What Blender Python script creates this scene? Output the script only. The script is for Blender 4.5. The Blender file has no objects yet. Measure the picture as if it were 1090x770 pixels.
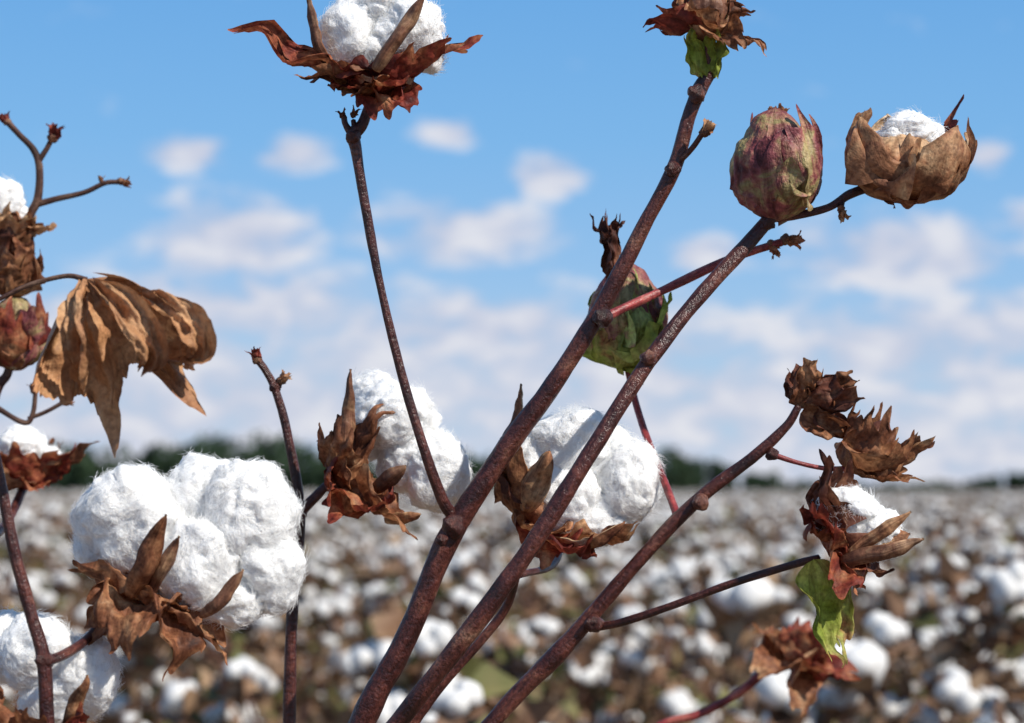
import bpy, math, random
import numpy as np
from mathutils import Vector, noise, Matrix
random.seed(7); RNG=np.random.RandomState(7)
F=2422.2; CZ=1.2
def at(px,py,d): return Vector(((px-545)/F*d, d, CZ+(520-py)/F*d))
S=bpy.context.scene
def link(o,parent=None):
    S.collection.objects.link(o)
    if parent: o.parent=parent
    return o
def empty(name):
    o=bpy.data.objects.new(name,None); o.empty_display_size=0.02; return link(o)
# ---------------- materials
def newmat(name):
    m=bpy.data.materials.new(name); m.use_nodes=True; nt=m.node_tree; nt.nodes.clear(); return m,nt
def N(nt,t,**k):
    n=nt.nodes.new(t)
    for a,b in k.items(): setattr(n,a,b)
    return n
def ramp(nt,fac,stops):
    r=N(nt,'ShaderNodeValToRGB'); e=r.color_ramp.elements
    e[0].position=stops[0][0]; e[0].color=(*stops[0][1],1)
    e[1].position=stops[-1][0]; e[1].color=(*stops[-1][1],1)
    for p,c in stops[1:-1]:
        x=e.new(p); x.color=(*c,1)
    nt.links.new(fac,r.inputs[0]); return r.outputs[0]
def noise_n(nt,vec,scale,detail=4,rough=.6,dist=0):
    n=N(nt,'ShaderNodeTexNoise'); n.inputs['Scale'].default_value=scale; n.inputs['Detail'].default_value=detail
    n.inputs['Roughness'].default_value=rough; n.inputs['Distortion'].default_value=dist
    nt.links.new(vec,n.inputs['Vector']); return n.outputs['Fac']
def organic(name,stops,scale=60,rough=.6,transl=.25,bump=.4,bumpscale=400,spec=.3,veins=0,simple=False,lo=.6,stretch=1.2,vc=.85):
    m,nt=newmat(name); out=N(nt,'ShaderNodeOutputMaterial'); b=N(nt,'ShaderNodeBsdfPrincipled')
    tc=N(nt,'ShaderNodeNewGeometry').outputs['Position']
    f=noise_n(nt,tc,scale,2 if simple else 4,.62,0 if simple else .5)
    col=ramp(nt,f,stops)
    b.inputs['Roughness'].default_value=rough; b.inputs['Specular IOR Level'].default_value=spec
    if simple:
        nt.links.new(col,b.inputs['Base Color']); nt.links.new(b.outputs[0],out.inputs[0]); return m
    f2=noise_n(nt,tc,bumpscale,2,.6)
    mx=N(nt,'ShaderNodeMix',data_type='RGBA',blend_type='MULTIPLY'); mx.inputs[0].default_value=.8
    nt.links.new(col,mx.inputs[6]); nt.links.new(ramp(nt,f2,[(.33,(lo,lo*.93,lo*.93)),(.6,(1.15,1.15,1.15))]),mx.inputs[7]); col=mx.outputs[2]
    h=f2
    if veins:
        uv=N(nt,'ShaderNodeUVMap'); uv.uv_map='UVMap'
        mp=N(nt,'ShaderNodeMapping'); mp.inputs['Scale'].default_value=(veins,stretch,1); nt.links.new(uv.outputs[0],mp.inputs[0])
        v=noise_n(nt,mp.outputs[0],1.0,4,.7,.2)
        a=N(nt,'ShaderNodeMath',operation='MULTIPLY_ADD'); nt.links.new(v,a.inputs[0]); a.inputs[1].default_value=1.8; nt.links.new(f2,a.inputs[2]); h=a.outputs[0]
        mx=N(nt,'ShaderNodeMix',data_type='RGBA',blend_type='MULTIPLY'); mx.inputs[0].default_value=vc
        nt.links.new(col,mx.inputs[6]); nt.links.new(ramp(nt,v,[(.36,(.5,.42,.38)),(.5,(1,1,1)),(.68,(1.45,1.4,1.35))]),mx.inputs[7]); col=mx.outputs[2]
    nt.links.new(col,b.inputs['Base Color'])
    bp=N(nt,'ShaderNodeBump'); bp.inputs['Strength'].default_value=bump; bp.inputs['Distance'].default_value=.0012
    nt.links.new(h,bp.inputs['Height']); nt.links.new(bp.outputs[0],b.inputs['Normal'])
    if transl>0:
        t=N(nt,'ShaderNodeBsdfTranslucent'); nt.links.new(col,t.inputs[0]); ms=N(nt,'ShaderNodeMixShader'); ms.inputs[0].default_value=transl
        nt.links.new(b.outputs[0],ms.inputs[1]); nt.links.new(t.outputs[0],ms.inputs[2]); nt.links.new(ms.outputs[0],out.inputs[0])
    else: nt.links.new(b.outputs[0],out.inputs[0])
    return m
M={}
M['red']=organic('bract_red_brown',[(.32,(.09,.013,.012)),(.46,(.25,.045,.028)),(.56,(.38,.12,.055)),(.68,(.56,.30,.15))],45,veins=6,transl=.3,lo=.5)
M['brown']=organic('bract_brown',[(.32,(.10,.033,.017)),(.47,(.27,.105,.05)),(.58,(.42,.2,.095)),(.7,(.6,.38,.21))],50,veins=6,transl=.3,lo=.5)
M['tan']=organic('husk_tan',[(.32,(.18,.06,.035)),(.45,(.42,.2,.10)),(.57,(.6,.37,.2)),(.7,(.7,.5,.32))],42,veins=5,transl=.2,lo=.5)
M['dark']=organic('bract_dark',[(.32,(.05,.016,.012)),(.52,(.16,.055,.033)),(.7,(.38,.19,.1))],50,veins=6)
M['green']=organic('leaf_green',[(.3,(.16,.22,.03)),(.45,(.33,.40,.06)),(.57,(.47,.48,.12)),(.64,(.5,.33,.12)),(.72,(.42,.14,.07))],42,transl=.4,veins=5)
M['leaf']=organic('dried_leaf_skin',[(.32,(.30,.13,.06)),(.5,(.48,.25,.12)),(.68,(.62,.38,.2))],30,veins=5,transl=.18,bump=.7,vc=.45,lo=.7)
M['carp_out']=organic('carpel_outer',[(.32,(.06,.022,.015)),(.5,(.19,.085,.048)),(.7,(.4,.25,.14))],60,transl=0,veins=8,rough=.5)
M['carp_in']=organic('carpel_inner',[(.3,(.3,.17,.09)),(.5,(.55,.37,.21)),(.7,(.7,.54,.36))],50,transl=0,veins=6,rough=.45,spec=.4)
M['boll']=organic('closed_boll_skin',[(.33,(.10,.025,.035)),(.44,(.25,.07,.075)),(.52,(.36,.18,.12)),(.58,(.34,.28,.12)),(.66,(.44,.34,.17)),(.74,(.38,.17,.12))],60,transl=.1,veins=10,rough=.5,bump=.8)
M['bollg']=organic('green_boll_skin',[(.33,(.16,.05,.05)),(.42,(.34,.17,.1)),(.5,(.34,.38,.1)),(.6,(.45,.52,.18)),(.72,(.4,.2,.12))],50,transl=.1,veins=10,rough=.5,bump=.8)
M['stem']=organic('stem_bark',[(.32,(.027,.008,.007)),(.45,(.062,.016,.013)),(.58,(.115,.035,.025)),(.68,(.2,.085,.055)),(.78,(.34,.2,.13))],48,transl=0,rough=.36,bump=.6,bumpscale=560,spec=.5,veins=9,stretch=3,lo=.5)
M['stemr']=organic('stem_red',[(.3,(.12,.014,.016)),(.5,(.30,.045,.045)),(.7,(.46,.15,.11))],60,transl=0,rough=.4,bump=.3,bumpscale=620,spec=.45,veins=6,stretch=3)
M['stemd']=organic('stem_dark_dry',[(.3,(.035,.018,.014)),(.5,(.085,.04,.03)),(.7,(.18,.11,.075))],60,transl=0,rough=.65,bump=.4,bumpscale=620,veins=6,stretch=3)
def cotton_mat(name,near=True):
    m,nt=newmat(name); out=N(nt,'ShaderNodeOutputMaterial')
    if near:
        b=N(nt,'ShaderNodeBsdfPrincipled')
        g=N(nt,'ShaderNodeNewGeometry').outputs['Position']
        f=noise_n(nt,g,210,4,.68,2.6)
        nt.links.new(ramp(nt,f,[(.3,(.87,.86,.835)),(.55,(.95,.95,.94))]),b.inputs['Base Color'])
        b.inputs['Roughness'].default_value=1; b.inputs['Specular IOR Level'].default_value=0
        b.inputs['Subsurface Weight'].default_value=.6; b.inputs['Subsurface Radius'].default_value=(1,.95,.9); b.inputs['Subsurface Scale'].default_value=.003
        bp=N(nt,'ShaderNodeBump'); bp.inputs['Strength'].default_value=.6; bp.inputs['Distance'].default_value=.0024
        nt.links.new(f,bp.inputs['Height']); nt.links.new(bp.outputs[0],b.inputs['Normal'])
    else:
        b=N(nt,'ShaderNodeBsdfDiffuse'); b.inputs['Color'].default_value=(.74,.73,.71,1)
    nt.links.new(b.outputs[0],out.inputs[0])
    return m
M['cotton']=cotton_mat('cotton_lint'); M['cottonf']=cotton_mat('cotton_lint_far',False)
def fibre():
    m,nt=newmat('cotton_fibre'); out=N(nt,'ShaderNodeOutputMaterial')
    d=N(nt,'ShaderNodeBsdfDiffuse'); d.inputs[0].default_value=(.96,.96,.95,1); t=N(nt,'ShaderNodeBsdfTranslucent'); t.inputs[0].default_value=(.97,.97,.97,1)
    ms=N(nt,'ShaderNodeMixShader'); ms.inputs[0].default_value=.5
    nt.links.new(d.outputs[0],ms.inputs[1]); nt.links.new(t.outputs[0],ms.inputs[2]); nt.links.new(ms.outputs[0],out.inputs[0]); return m
M['fibre']=fibre()
# ---------------- mesh helpers
def mesh_obj(name,V,Fc,mats,parent=None,uv=None,smooth=True,midx=None):
    me=bpy.data.meshes.new(name); me.from_pydata([tuple(v) for v in V],[],Fc)
    for mt in (mats if isinstance(mats,list) else [mats]): me.materials.append(mt)
    if smooth: me.polygons.foreach_set('use_smooth',[True]*len(me.polygons))
    if midx is not None: me.polygons.foreach_set('material_index',midx)
    if uv is not None:
        l=me.uv_layers.new(name='UVMap'); vi=np.empty(len(me.loops),dtype=np.int32); me.loops.foreach_get('vertex_index',vi)
        l.data.foreach_set('uv',np.asarray(uv,dtype=np.float32)[vi].ravel())
    me.update(); o=bpy.data.objects.new(name,me); return link(o,parent)
def catmull(P,R,n):
    out=[];ro=[]
    Q=[P[0]*2-P[1]]+list(P)+[P[-1]*2-P[-2]]
    for i in range(len(P)-1):
        a,b,c,d=Q[i:i+4]
        for k in range(n):
            t=k/n
            out.append(.5*((2*b)+(c-a)*t+(2*a-5*b+4*c-d)*t*t+(3*b-a-3*c+d)*t**3)); ro.append(R[i]*(1-t)+R[i+1]*t)
    out.append(P[-1]); ro.append(R[-1]); return out,ro
def tube_geo(P,R,n=8,sides=14,lump=.1,seed=0):
    pts,rad=catmull(P,R,n); V=[];Fc=[];UV=[]
    T=(pts[1]-pts[0]).normalized(); u=T.orthogonal().normalized(); L=0
    for i,p in enumerate(pts):
        T2=(pts[min(i+1,len(pts)-1)]-pts[max(i-1,0)]).normalized()
        u=(u-T2*u.dot(T2)).normalized(); v=T2.cross(u)
        if i: L+=(p-pts[i-1]).length
        for k in range(sides):
            a=2*math.pi*k/sides; dr=u*math.cos(a)+v*math.sin(a)
            q=p+dr*rad[i]
            nz=noise.noise(q*60+Vector((seed,0,0)))*lump+noise.noise(q*200+Vector((0,seed,0)))*lump*.3+noise.noise(Vector((L*25,seed*9.1,0)))*lump*1.2 if lump else 0
            V.append(p+dr*rad[i]*(1+nz)); UV.append((k/sides,L*20))
    for i in range(len(pts)-1):
        for k in range(sides):
            a=i*sides+k; b=i*sides+(k+1)%sides; Fc.append((a,b,b+sides,a+sides))
    c0=len(V); V.append(pts[0]); UV.append((0,0)); V.append(pts[-1]+T2*rad[-1]*.5); UV.append((0,0))
    for k in range(sides):
        Fc.append((c0,(k+1)%sides,k)); e=(len(pts)-1)*sides; Fc.append((c0+1,e+k,e+(k+1)%sides))
    return V,Fc,UV
def stem(name,pp,parent,mat='stem',seed=0,n=9):
    P=[at(a,b,c) for a,b,c,r in pp]; R=[r*c/F*.93 for a,b,c,r in pp]
    V,Fc,UV=tube_geo(P,R,n,18,.12,seed)
    return mesh_obj(name,V,Fc,M[mat],parent,UV)
_ico={}
def ico(s):
    if s not in _ico:
        import bmesh
        bm=bmesh.new(); bmesh.ops.create_icosphere(bm,subdivisions=s,radius=1); bm.verts.ensure_lookup_table()
        _ico[s]=(np.array([v.co[:] for v in bm.verts]),[tuple(v.index for v in f.verts) for f in bm.faces]); bm.free()
    return _ico[s]
def knot(name,px,py,d,r,parent,mat='stem',seed=1,asp=(1,1,1)):
    c=at(px,py,d); V,Fc=ico(3); rr=r*d/F*.88
    out=[]
    for v in V:
        q=Vector(v); k=1+.35*noise.noise(q*1.5+Vector((seed*7.3,0,0)))+.1*noise.noise(q*5+Vector((seed,0,3)))
        out.append(c+Vector((q.x*asp[0],q.y*asp[1],q.z*asp[2]))*rr*k)
    return mesh_obj(name,out,Fc,M[mat],parent,[(v[0],v[2]) for v in V])
def frame(axis):
    w=Vector(axis).normalized(); X=Vector((1,0,0))
    if abs(w.x)>.95: X=Vector((0,0,-1))
    u=(X-w*X.dot(w)).normalized(); v=w.cross(u); return u,v,w
def sheet_geo(base,axis,az,angles,L,W,cup=1.0,teeth=6,amp=.3,seed=0,crump=.06,r0=0,mode='bract',NS=24,twist=0,cols=None):
    u,v,w=frame(axis); az=math.radians(az); r=u*math.cos(az)+v*math.sin(az); lat0=-u*math.sin(az)+v*math.cos(az)
    NT=cols or (41 if mode=='bract' else 21)
    rs=random.Random(seed*7+3); tc=[rs.uniform(-1,1)*.35 for _ in range(teeth+3)]; ta=[rs.uniform(.3,1.2) for _ in range(teeth+3)]; tw0=rs.uniform(-.7,.7)
    K=60; C=[Vector(base)+r*r0]; TH=[]
    SMAX=1.5; skew=rs.uniform(-.25,.25); erol=[rs.uniform(-.1,.5),rs.uniform(-.1,.5)]
    for k in range(K+1):
        s=min(k/K*SMAX,1.0)*(len(angles)-1); i=min(int(s),len(angles)-2); f=s-i; f=f*f*(3-2*f)*.5+f*.5
        th=math.radians(angles[i]*(1-f)+angles[i+1]*f); TH.append(th)
        T=w*math.cos(th)+r*math.sin(th); C.append(C[-1]+T*(L*SMAX/K))
    V=[];UV=[];Fc=[]
    off=Vector((seed*3.17,seed*1.3,seed*.7))
    for i in range(NS+1):
        s=i/NS
        for j in range(NT):
            t=-1+2*j/(NT-1)
            if mode=='bract':
                W2=W*1.2
                prof=min(1,(s*2.4))**.5*(1-.14*s)*(1+.3*noise.noise(Vector((s*3.2,seed*2.1,math.copysign(3,t))))*abs(t))
                ph=(t+1)/2*teeth; ti=int(min(ph,teeth-1e-4)); tri=math.sin(math.pi*(ph-ti))
                Lt=(1.08-.55*abs(t-skew*(1-t*t))**1.6)*(1+amp*.75*(tri*ta[ti]-.35)+.10*noise.noise(Vector((t*4,seed*3.7,1))))
                x=t*W2*prof; y=s*Lt
                cen=(-1+2*(ti+.5)/teeth)
                k=max(0,(s-.8)/.2)*.22
                x=x*(1-k)+cen*W2*prof*k
                er=erol[0 if t<0 else 1]*(max(0,abs(t)-.45)/.55)**2*s
                curl=tc[ti]*L*max(0,s-.65)**2*1.6+(abs(t)**2.5)*L*.22*noise.noise(Vector((s*2.2,seed*5.7,math.copysign(4,t))))
                curl+=.006*L*math.cos(t*math.pi*teeth)*s+abs(t)*.04*L-er*L*.35
                x*=1-er*.7
            else:
                prof=(math.sin(math.pi*min(1,s*.93+.07)**.85))**.75 if s<.999 else 0
                prof=max(prof,0.0); x=t*W*prof*(1+.14*noise.noise(Vector((s*4,seed*1.7,math.copysign(3,t))))); y=s; curl=.10*W*abs(t)
            kk=min(max(y/SMAX*K,0),K-1e-3); ii=int(kk); f=kk-ii
            c=C[ii]*(1-f)+C[ii+1]*f; th=TH[ii]
            Nn=-r*math.cos(th)+w*math.sin(th)
            la=lat0
            tt=(twist+(tw0 if mode=='bract' else 0))*s
            if tt: la=lat0*math.cos(tt)+Nn*math.sin(tt); Nn=Nn*math.cos(tt)-lat0*math.sin(tt)
            cp=cup*(1+.5*noise.noise(Vector((s*2,seed*1.9,7)))) ; kap=cp/max(W,1e-6)
            if abs(cp)>1e-3: p=c+la*(math.sin(x*kap)/kap)+Nn*((1-math.cos(x*kap))/kap)
            else: p=c+la*x
            q=Vector((x/L*2.6,y*2.6,0))+off
            nz=noise.noise(q)*1.5+noise.noise(q*2.5)*.6+noise.noise(q*6)*.2
            nz2=noise.noise(q*2+Vector((0,0,9)))
            p+=Nn*(nz*crump*L*min(1,s*2.5)+curl)+la*nz2*crump*.6*L*s
            V.append(p); UV.append(((t+1)/2+seed*.41,s+seed*.37))
    for i in range(NS):
        for j in range(NT-1):
            a=i*NT+j; Fc.append((a,a+1,a+NT+1,a+NT))
    return V,Fc,UV
def bract(parent,name,base,axis,az,angles,L,W,mat='brown',**k):
    V,Fc,UV=sheet_geo(base,axis,az,angles,L,W,**k); return mesh_obj(name,V,Fc,M[mat],parent,UV)
def carpel(parent,name,base,axis,az,angles,L,W,mo='carp_out',mi='carp_in',th=.0009,**k):
    k.setdefault('cup',1.25); k.setdefault('crump',.05)
    V,Fc,UV=sheet_geo(base,axis,az,angles,L,W,mode='carpel',**k)
    o=mesh_obj(name,V,Fc,[M[mo],M[mi]],parent,UV)
    s=o.modifiers.new('thick','SOLIDIFY'); s.thickness=th; s.offset=-1; s.material_offset=1; s.material_offset_rim=1
    return o
def lint(parent,px,py,d,lobes,fib=2600,sub=5):
    k=d/F; HP=[];
    for n,(lx,ly,dd,rx,ry,rz,*ti) in enumerate(lobes):
        c=at(lx,ly,d)+Vector((0,dd*k,0)); U,Fc=ico(sub)
        tl=math.radians(ti[0]) if ti else 0; sd=Vector((lx*.13,ly*.17,n*3.1)); out=np.empty_like(U); ca,sa=math.cos(tl),math.sin(tl)
        for i,a in enumerate(U):
            q=Vector(a)
            q2=q+Vector((noise.noise(q*2+sd),noise.noise(q*2+sd+Vector((5,5,5))),noise.noise(q*2+sd+Vector((9,1,4)))))*.6
            g=1+.2*noise.noise(q*1.3+sd)+.10*noise.noise(q2*2.2+sd)+.06*noise.noise(q2*5+sd)+.032*noise.noise(q2*11+sd)
            cr=abs(noise.noise(q2*1.25-sd)); g-=.07*max(0,1-cr*6)
            x,y,z=q.x*rx*g,q.y*rz*g,q.z*ry*g
            out[i]=(c.x+(x*ca-z*sa)*k,c.y+y*k,c.z+(x*sa+z*ca)*k)
        mesh_obj('lint_lobe_%d'%(n+1),out,Fc,M['cotton'],parent)
        cc=np.array(c[:]); nf=int(fib*(rx*ry)/(45*45)*1.3); nf=max(nf,500)
        idx=RNG.randint(0,len(out),nf); p0=out[idx]; nr=p0-cc; nr/=np.linalg.norm(nr,axis=1,keepdims=True)
        fl=np.array([[noise.noise(Vector(p)*60+sd),noise.noise(Vector(p)*60+sd+Vector((7,3,1))),noise.noise(Vector(p)*60+sd+Vector((2,9,5)))] for p in p0])
        tg=RNG.normal(size=(nf,3))*.32+fl*2.0; tg-=nr*np.sum(tg*nr,axis=1,keepdims=True); tg/=np.linalg.norm(tg,axis=1,keepdims=True)+1e-9
        bt=np.cross(nr,tg); up=RNG.uniform(.0,.72,(nf,1))**2.2; dr=tg+nr*up*1.6; dr/=np.linalg.norm(dr,axis=1,keepdims=True)
        ln=RNG.uniform(6,18,(nf,1))*k; ph=RNG.uniform(0,6.28,(nf,1)); am=RNG.uniform(.06,.26,(nf,1))*ln
        pts=[]
        for s in np.linspace(0,1,7):
            pts.append(p0-nr*.5*k+dr*ln*s+bt*am*np.sin(ph+s*4)*s+nr*(am*np.cos(ph*1.7+s*4)*s*.35-ln*.2*s*s))
        HP.append(np.stack(pts,axis=1))
    HP=np.concatenate(HP); nc=len(HP)
    hc=bpy.data.hair_curves.new('lint_fibres'); hc.add_curves([7]*nc)
    hc.attributes['position'].data.foreach_set('vector',HP.astype(np.float32).ravel())
    ra=hc.attributes.get('radius') or hc.attributes.new('radius','FLOAT','POINT')
    ra.data.foreach_set('value',np.tile(np.array([.09,.09,.085,.08,.07,.055,.03],dtype=np.float32)*.001*.72,nc))
    hc.materials.append(M['fibre']); link(bpy.data.objects.new('lint_fibres',hc),parent)
def ovoid(parent,name,px,py,d,rx,ry,axis,mat,seg=4,tip=.25,seed=0,groove=.1):
    u,v,w=frame(axis); c=at(px,py,d); k=d/F; V=[];UV=[];Fc=[]; A=96;B=48
    for i in range(B+1):
        ph=math.pi*i/B
        for j in range(A):
            th=2*math.pi*j/A; rr=math.sin(ph)**.85 if 0<i<B else 0; zz=-math.cos(ph)
            gr=abs(math.sin(th*seg/2+seed)); rr*=1-groove*max(0,1-gr*3.0)*(.4+.6*math.sin(ph))
            rr*=1-.12*max(0,zz); rr*=1+.015*math.sin(th*22+seed)
            if zz>.6: zz+=tip*((zz-.6)/.4)**2
            p=u*math.cos(th)*rr*rx*k+v*math.sin(th)*rr*rx*k+w*zz*ry*k
            nz=1+.09*noise.noise(p*90+Vector((seed,0,0)))+.03*noise.noise(p*300)
            V.append(c+p*nz); UV.append((j/A,i/B))
    for i in range(B):
        for j in range(A):
            a=i*A+j; b=i*A+(j+1)%A; Fc.append((a,b,b+A,a+A))
    return mesh_obj(name,V,Fc,M[mat],parent,UV)
def px(n,d): return n*d/F
# =============== SKY
SE=math.radians(44); SAZ=math.radians(126)
sdir=Vector((math.sin(SAZ)*math.cos(SE),math.cos(SAZ)*math.cos(SE),math.sin(SE)))
W=bpy.data.worlds.new('World'); S.world=W; W.use_nodes=True; nt=W.node_tree; nt.nodes.clear()
wo=N(nt,'ShaderNodeOutputWorld'); bg=N(nt,'ShaderNodeBackground'); bg.inputs[1].default_value=.1
sk=N(nt,'ShaderNodeTexSky'); sk.sky_type='NISHITA'; sk.sun_disc=False; sk.sun_elevation=SE; sk.sun_rotation=SAZ
sk.air_density=1.0; sk.dust_density=.3; sk.ozone_density=2.0; sk.altitude=0
tc=N(nt,'ShaderNodeTexCoord'); sx=N(nt,'ShaderNodeSeparateXYZ'); nt.links.new(tc.outputs['Generated'],sx.inputs[0])
def mth(op,a,b=None,c=None,clamp=False):
    n=N(nt,'ShaderNodeMath',operation=op); n.use_clamp=clamp
    for i,x in enumerate((a,b,c)):
        if x is None: continue
        if isinstance(x,(int,float)): n.inputs[i].default_value=x
        else: nt.links.new(x,n.inputs[i])
    return n.outputs[0]
azn=mth('ARCTAN2',sx.outputs[0],sx.outputs[1]); eln=mth('ARCSINE',sx.outputs[2])
cb=N(nt,'ShaderNodeCombineXYZ'); nt.links.new(azn,cb.inputs[0]); nt.links.new(mth('MULTIPLY',eln,2.1),cb.inputs[1])
nz1=noise_n(nt,cb.outputs[0],30,6,.57,.25); nz2=noise_n(nt,cb.outputs[0],10,2,.5,.2)
def blob(x,y,rx,ry):
    a=(x-545)/F; b=(520-y)/F
    dx=mth('MULTIPLY',mth('SUBTRACT',azn,a),F/rx); dy=mth('MULTIPLY',mth('SUBTRACT',eln,b),F/ry)
    return mth('SUBTRACT',1,mth('ADD',mth('MULTIPLY',dx,dx),mth('MULTIPLY',dy,dy)))
m=None
for b in [(490,250,112,36),(245,262,95,50),(965,276,126,46),(205,168,52,19),(312,168,44,20),(582,190,40,24),(475,145,36,16),(752,274,42,22),(1045,176,24,16),(1090,243,36,22),(250,335,240,54),(480,350,200,40),(950,375,240,42),(690,375,160,30)]:
    e=blob(*b); m=e if m is None else mth('MAXIMUM',m,e)
m=mth('MAXIMUM',m,-1.6)
mr=N(nt,'ShaderNodeValToRGB'); nt.links.new(mth('MULTIPLY',eln,5),mr.inputs[0]); el=mr.color_ramp.elements
el[0].position=0; el[0].color=(.88,.88,.88,1); el[1].position=1; el[1].color=(0.1,.1,.1,1)
for p,c in [(.10,.80),(.24,.82),(.36,.78),(.44,.46),(.54,.08)]:
    x=el.new(p); x.color=(c,c,c,1)
band=mth('SUBTRACT',mth('MULTIPLY',mr.outputs[0],2.4),1.25)
cov=mth('MAXIMUM',m,band)
den=mth('ADD',mth('ADD',cov,mth('MULTIPLY',mth('SUBTRACT',nz1,.5),4.8)),mth('MULTIPLY',mth('SUBTRACT',nz2,.5),1.4))
ss=N(nt,'ShaderNodeMapRange'); ss.interpolation_type='SMOOTHSTEP'; nt.links.new(den,ss.inputs[0]); ss.inputs[1].default_value=-.4; ss.inputs[2].default_value=1.05; ss.inputs[4].default_value=.9
ccol=ramp(nt,nz1,[(.36,(5.2,5.6,7.0)),(.5,(6.3,6.5,7.6)),(.62,(7.9,7.9,8.4))])
skr=ramp(nt,mth('MULTIPLY',eln,2.5,clamp=True),[(0,(4.9,6.4,8.4)),(.12,(4.0,6.0,8.5)),(.25,(2.7,5.2,8.6)),(.38,(1.9,4.7,8.5)),(.54,(1.4,4.1,8.2)),(1,(1.3,2.5,4.6))])
m0=N(nt,'ShaderNodeMix',data_type='RGBA'); m0.inputs[0].default_value=.85; nt.links.new(sk.outputs[0],m0.inputs[6]); nt.links.new(skr,m0.inputs[7])
mix=N(nt,'ShaderNodeMix',data_type='RGBA'); nt.links.new(ss.outputs[0],mix.inputs[0])
nt.links.new(m0.outputs[2],mix.inputs[6]); nt.links.new(ccol,mix.inputs[7])
nt.links.new(mix.outputs[2],bg.inputs[0]); nt.links.new(bg.outputs[0],wo.inputs[0])
sun=bpy.data.lights.new('sun','SUN'); sun.energy=5.0; sun.angle=math.radians(.5); sun.color=(1,.94,.85)
so=link(bpy.data.objects.new('sun',sun)); so.rotation_euler=sdir.to_track_quat('Z','Y').to_euler(); so.location=(2,-2,5)
# =============== GROUND
m_,nt2=newmat('soil'); out=N(nt2,'ShaderNodeOutputMaterial'); b=N(nt2,'ShaderNodeBsdfPrincipled'); g=N(nt2,'ShaderNodeNewGeometry').outputs['Position']
c1=ramp(nt2,noise_n(nt2,g,2.5,6,.7),[(.3,(.10,.06,.04)),(.5,(.19,.125,.08)),(.7,(.27,.19,.12))])
sp=ramp(nt2,noise_n(nt2,g,14,2,.5),[(.6,(0,0,0)),(.68,(1,1,1))])
mx=N(nt2,'ShaderNodeMix',data_type='RGBA'); nt2.links.new(sp,mx.inputs[0]); nt2.links.new(c1,mx.inputs[6]); mx.inputs[7].default_value=(.12,.12,.045,1)
nt2.links.new(mx.outputs[2],b.inputs['Base Color']); b.inputs['Roughness'].default_value=.95; nt2.links.new(b.outputs[0],out.inputs[0])
G=3500; mesh_obj('ground',[(-G,-G,0),(G,-G,0),(G,G,0),(-G,G,0)],[(0,1,2,3)],m_,smooth=False)
# =============== TREE LINE
rs=random.Random(3)
def hprof(x):
    P=[(-800,60),(-300,50),(0,50),(80,56),(140,48),(200,64),(300,62),(350,46),(420,44),(500,42),(560,36),(640,42),(710,50),(770,44),(800,27),(850,13),(960,8),(1030,13),(1090,24),(1300,30),(1900,48)]
    for (a,b),(c,d) in zip(P,P[1:]):
        if a<=x<=c: return b+(d-b)*(x-a)/(c-a)
    return 30
V=[];Fc=[];mi=[]
D=450
xx=-800
while xx<1900:
    h=hprof(xx)*D/F*rs.uniform(.72,1.12); d=D+rs.uniform(-12,25); cx=(xx-545)/F*D
    rw=max(1.6,h*.34)*rs.uniform(.8,1.2)
    tv,tf,_=tube_geo([Vector((cx,d,-.05)),Vector((cx+.1,d,h*.5)),Vector((cx,d,h*.85))],[.22,.15,.05],1,5,0)
    o=len(V); V+=tv; Fc+=[tuple(a+o for a in f) for f in tf]; mi+=[1]*len(tf)
    cl=[(rs.uniform(-1,1)*rw*.75,rs.uniform(-1,1)*rw*.7,h*rs.uniform(.12,.86),rw*rs.uniform(.3,.55)) for _ in range(11)]
    for (a,bb,c,r) in cl:
        for _ in range(34):
            q=Vector((rs.gauss(0,1),rs.gauss(0,1),rs.gauss(0,1))).normalized()*r*rs.uniform(.6,1.08); ce=Vector((cx+a,d+bb,max(.3,c)))+q
            s=rs.uniform(.3,.8); n1=Vector((rs.gauss(0,1),rs.gauss(0,1),rs.gauss(0,1))).normalized(); n2=n1.orthogonal().normalized(); n3=n1.cross(n2)
            o=len(V); V+=[ce+n2*s,ce+n3*s*.7,ce-n2*s,ce-n3*s*.8]; Fc.append((o,o+1,o+2,o+3)); mi.append(0)
    xx+=rs.uniform(5,9)
mf=organic('tree_foliage',[(.3,(.022,.042,.024)),(.5,(.035,.068,.032)),(.7,(.065,.10,.045))],.25,simple=True)  # slight blue of distance haze is mixed into the foliage colour
mesh_obj('distant_tree_line',V,Fc,[mf,M['stemd']],smooth=False,midx=mi)
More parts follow.
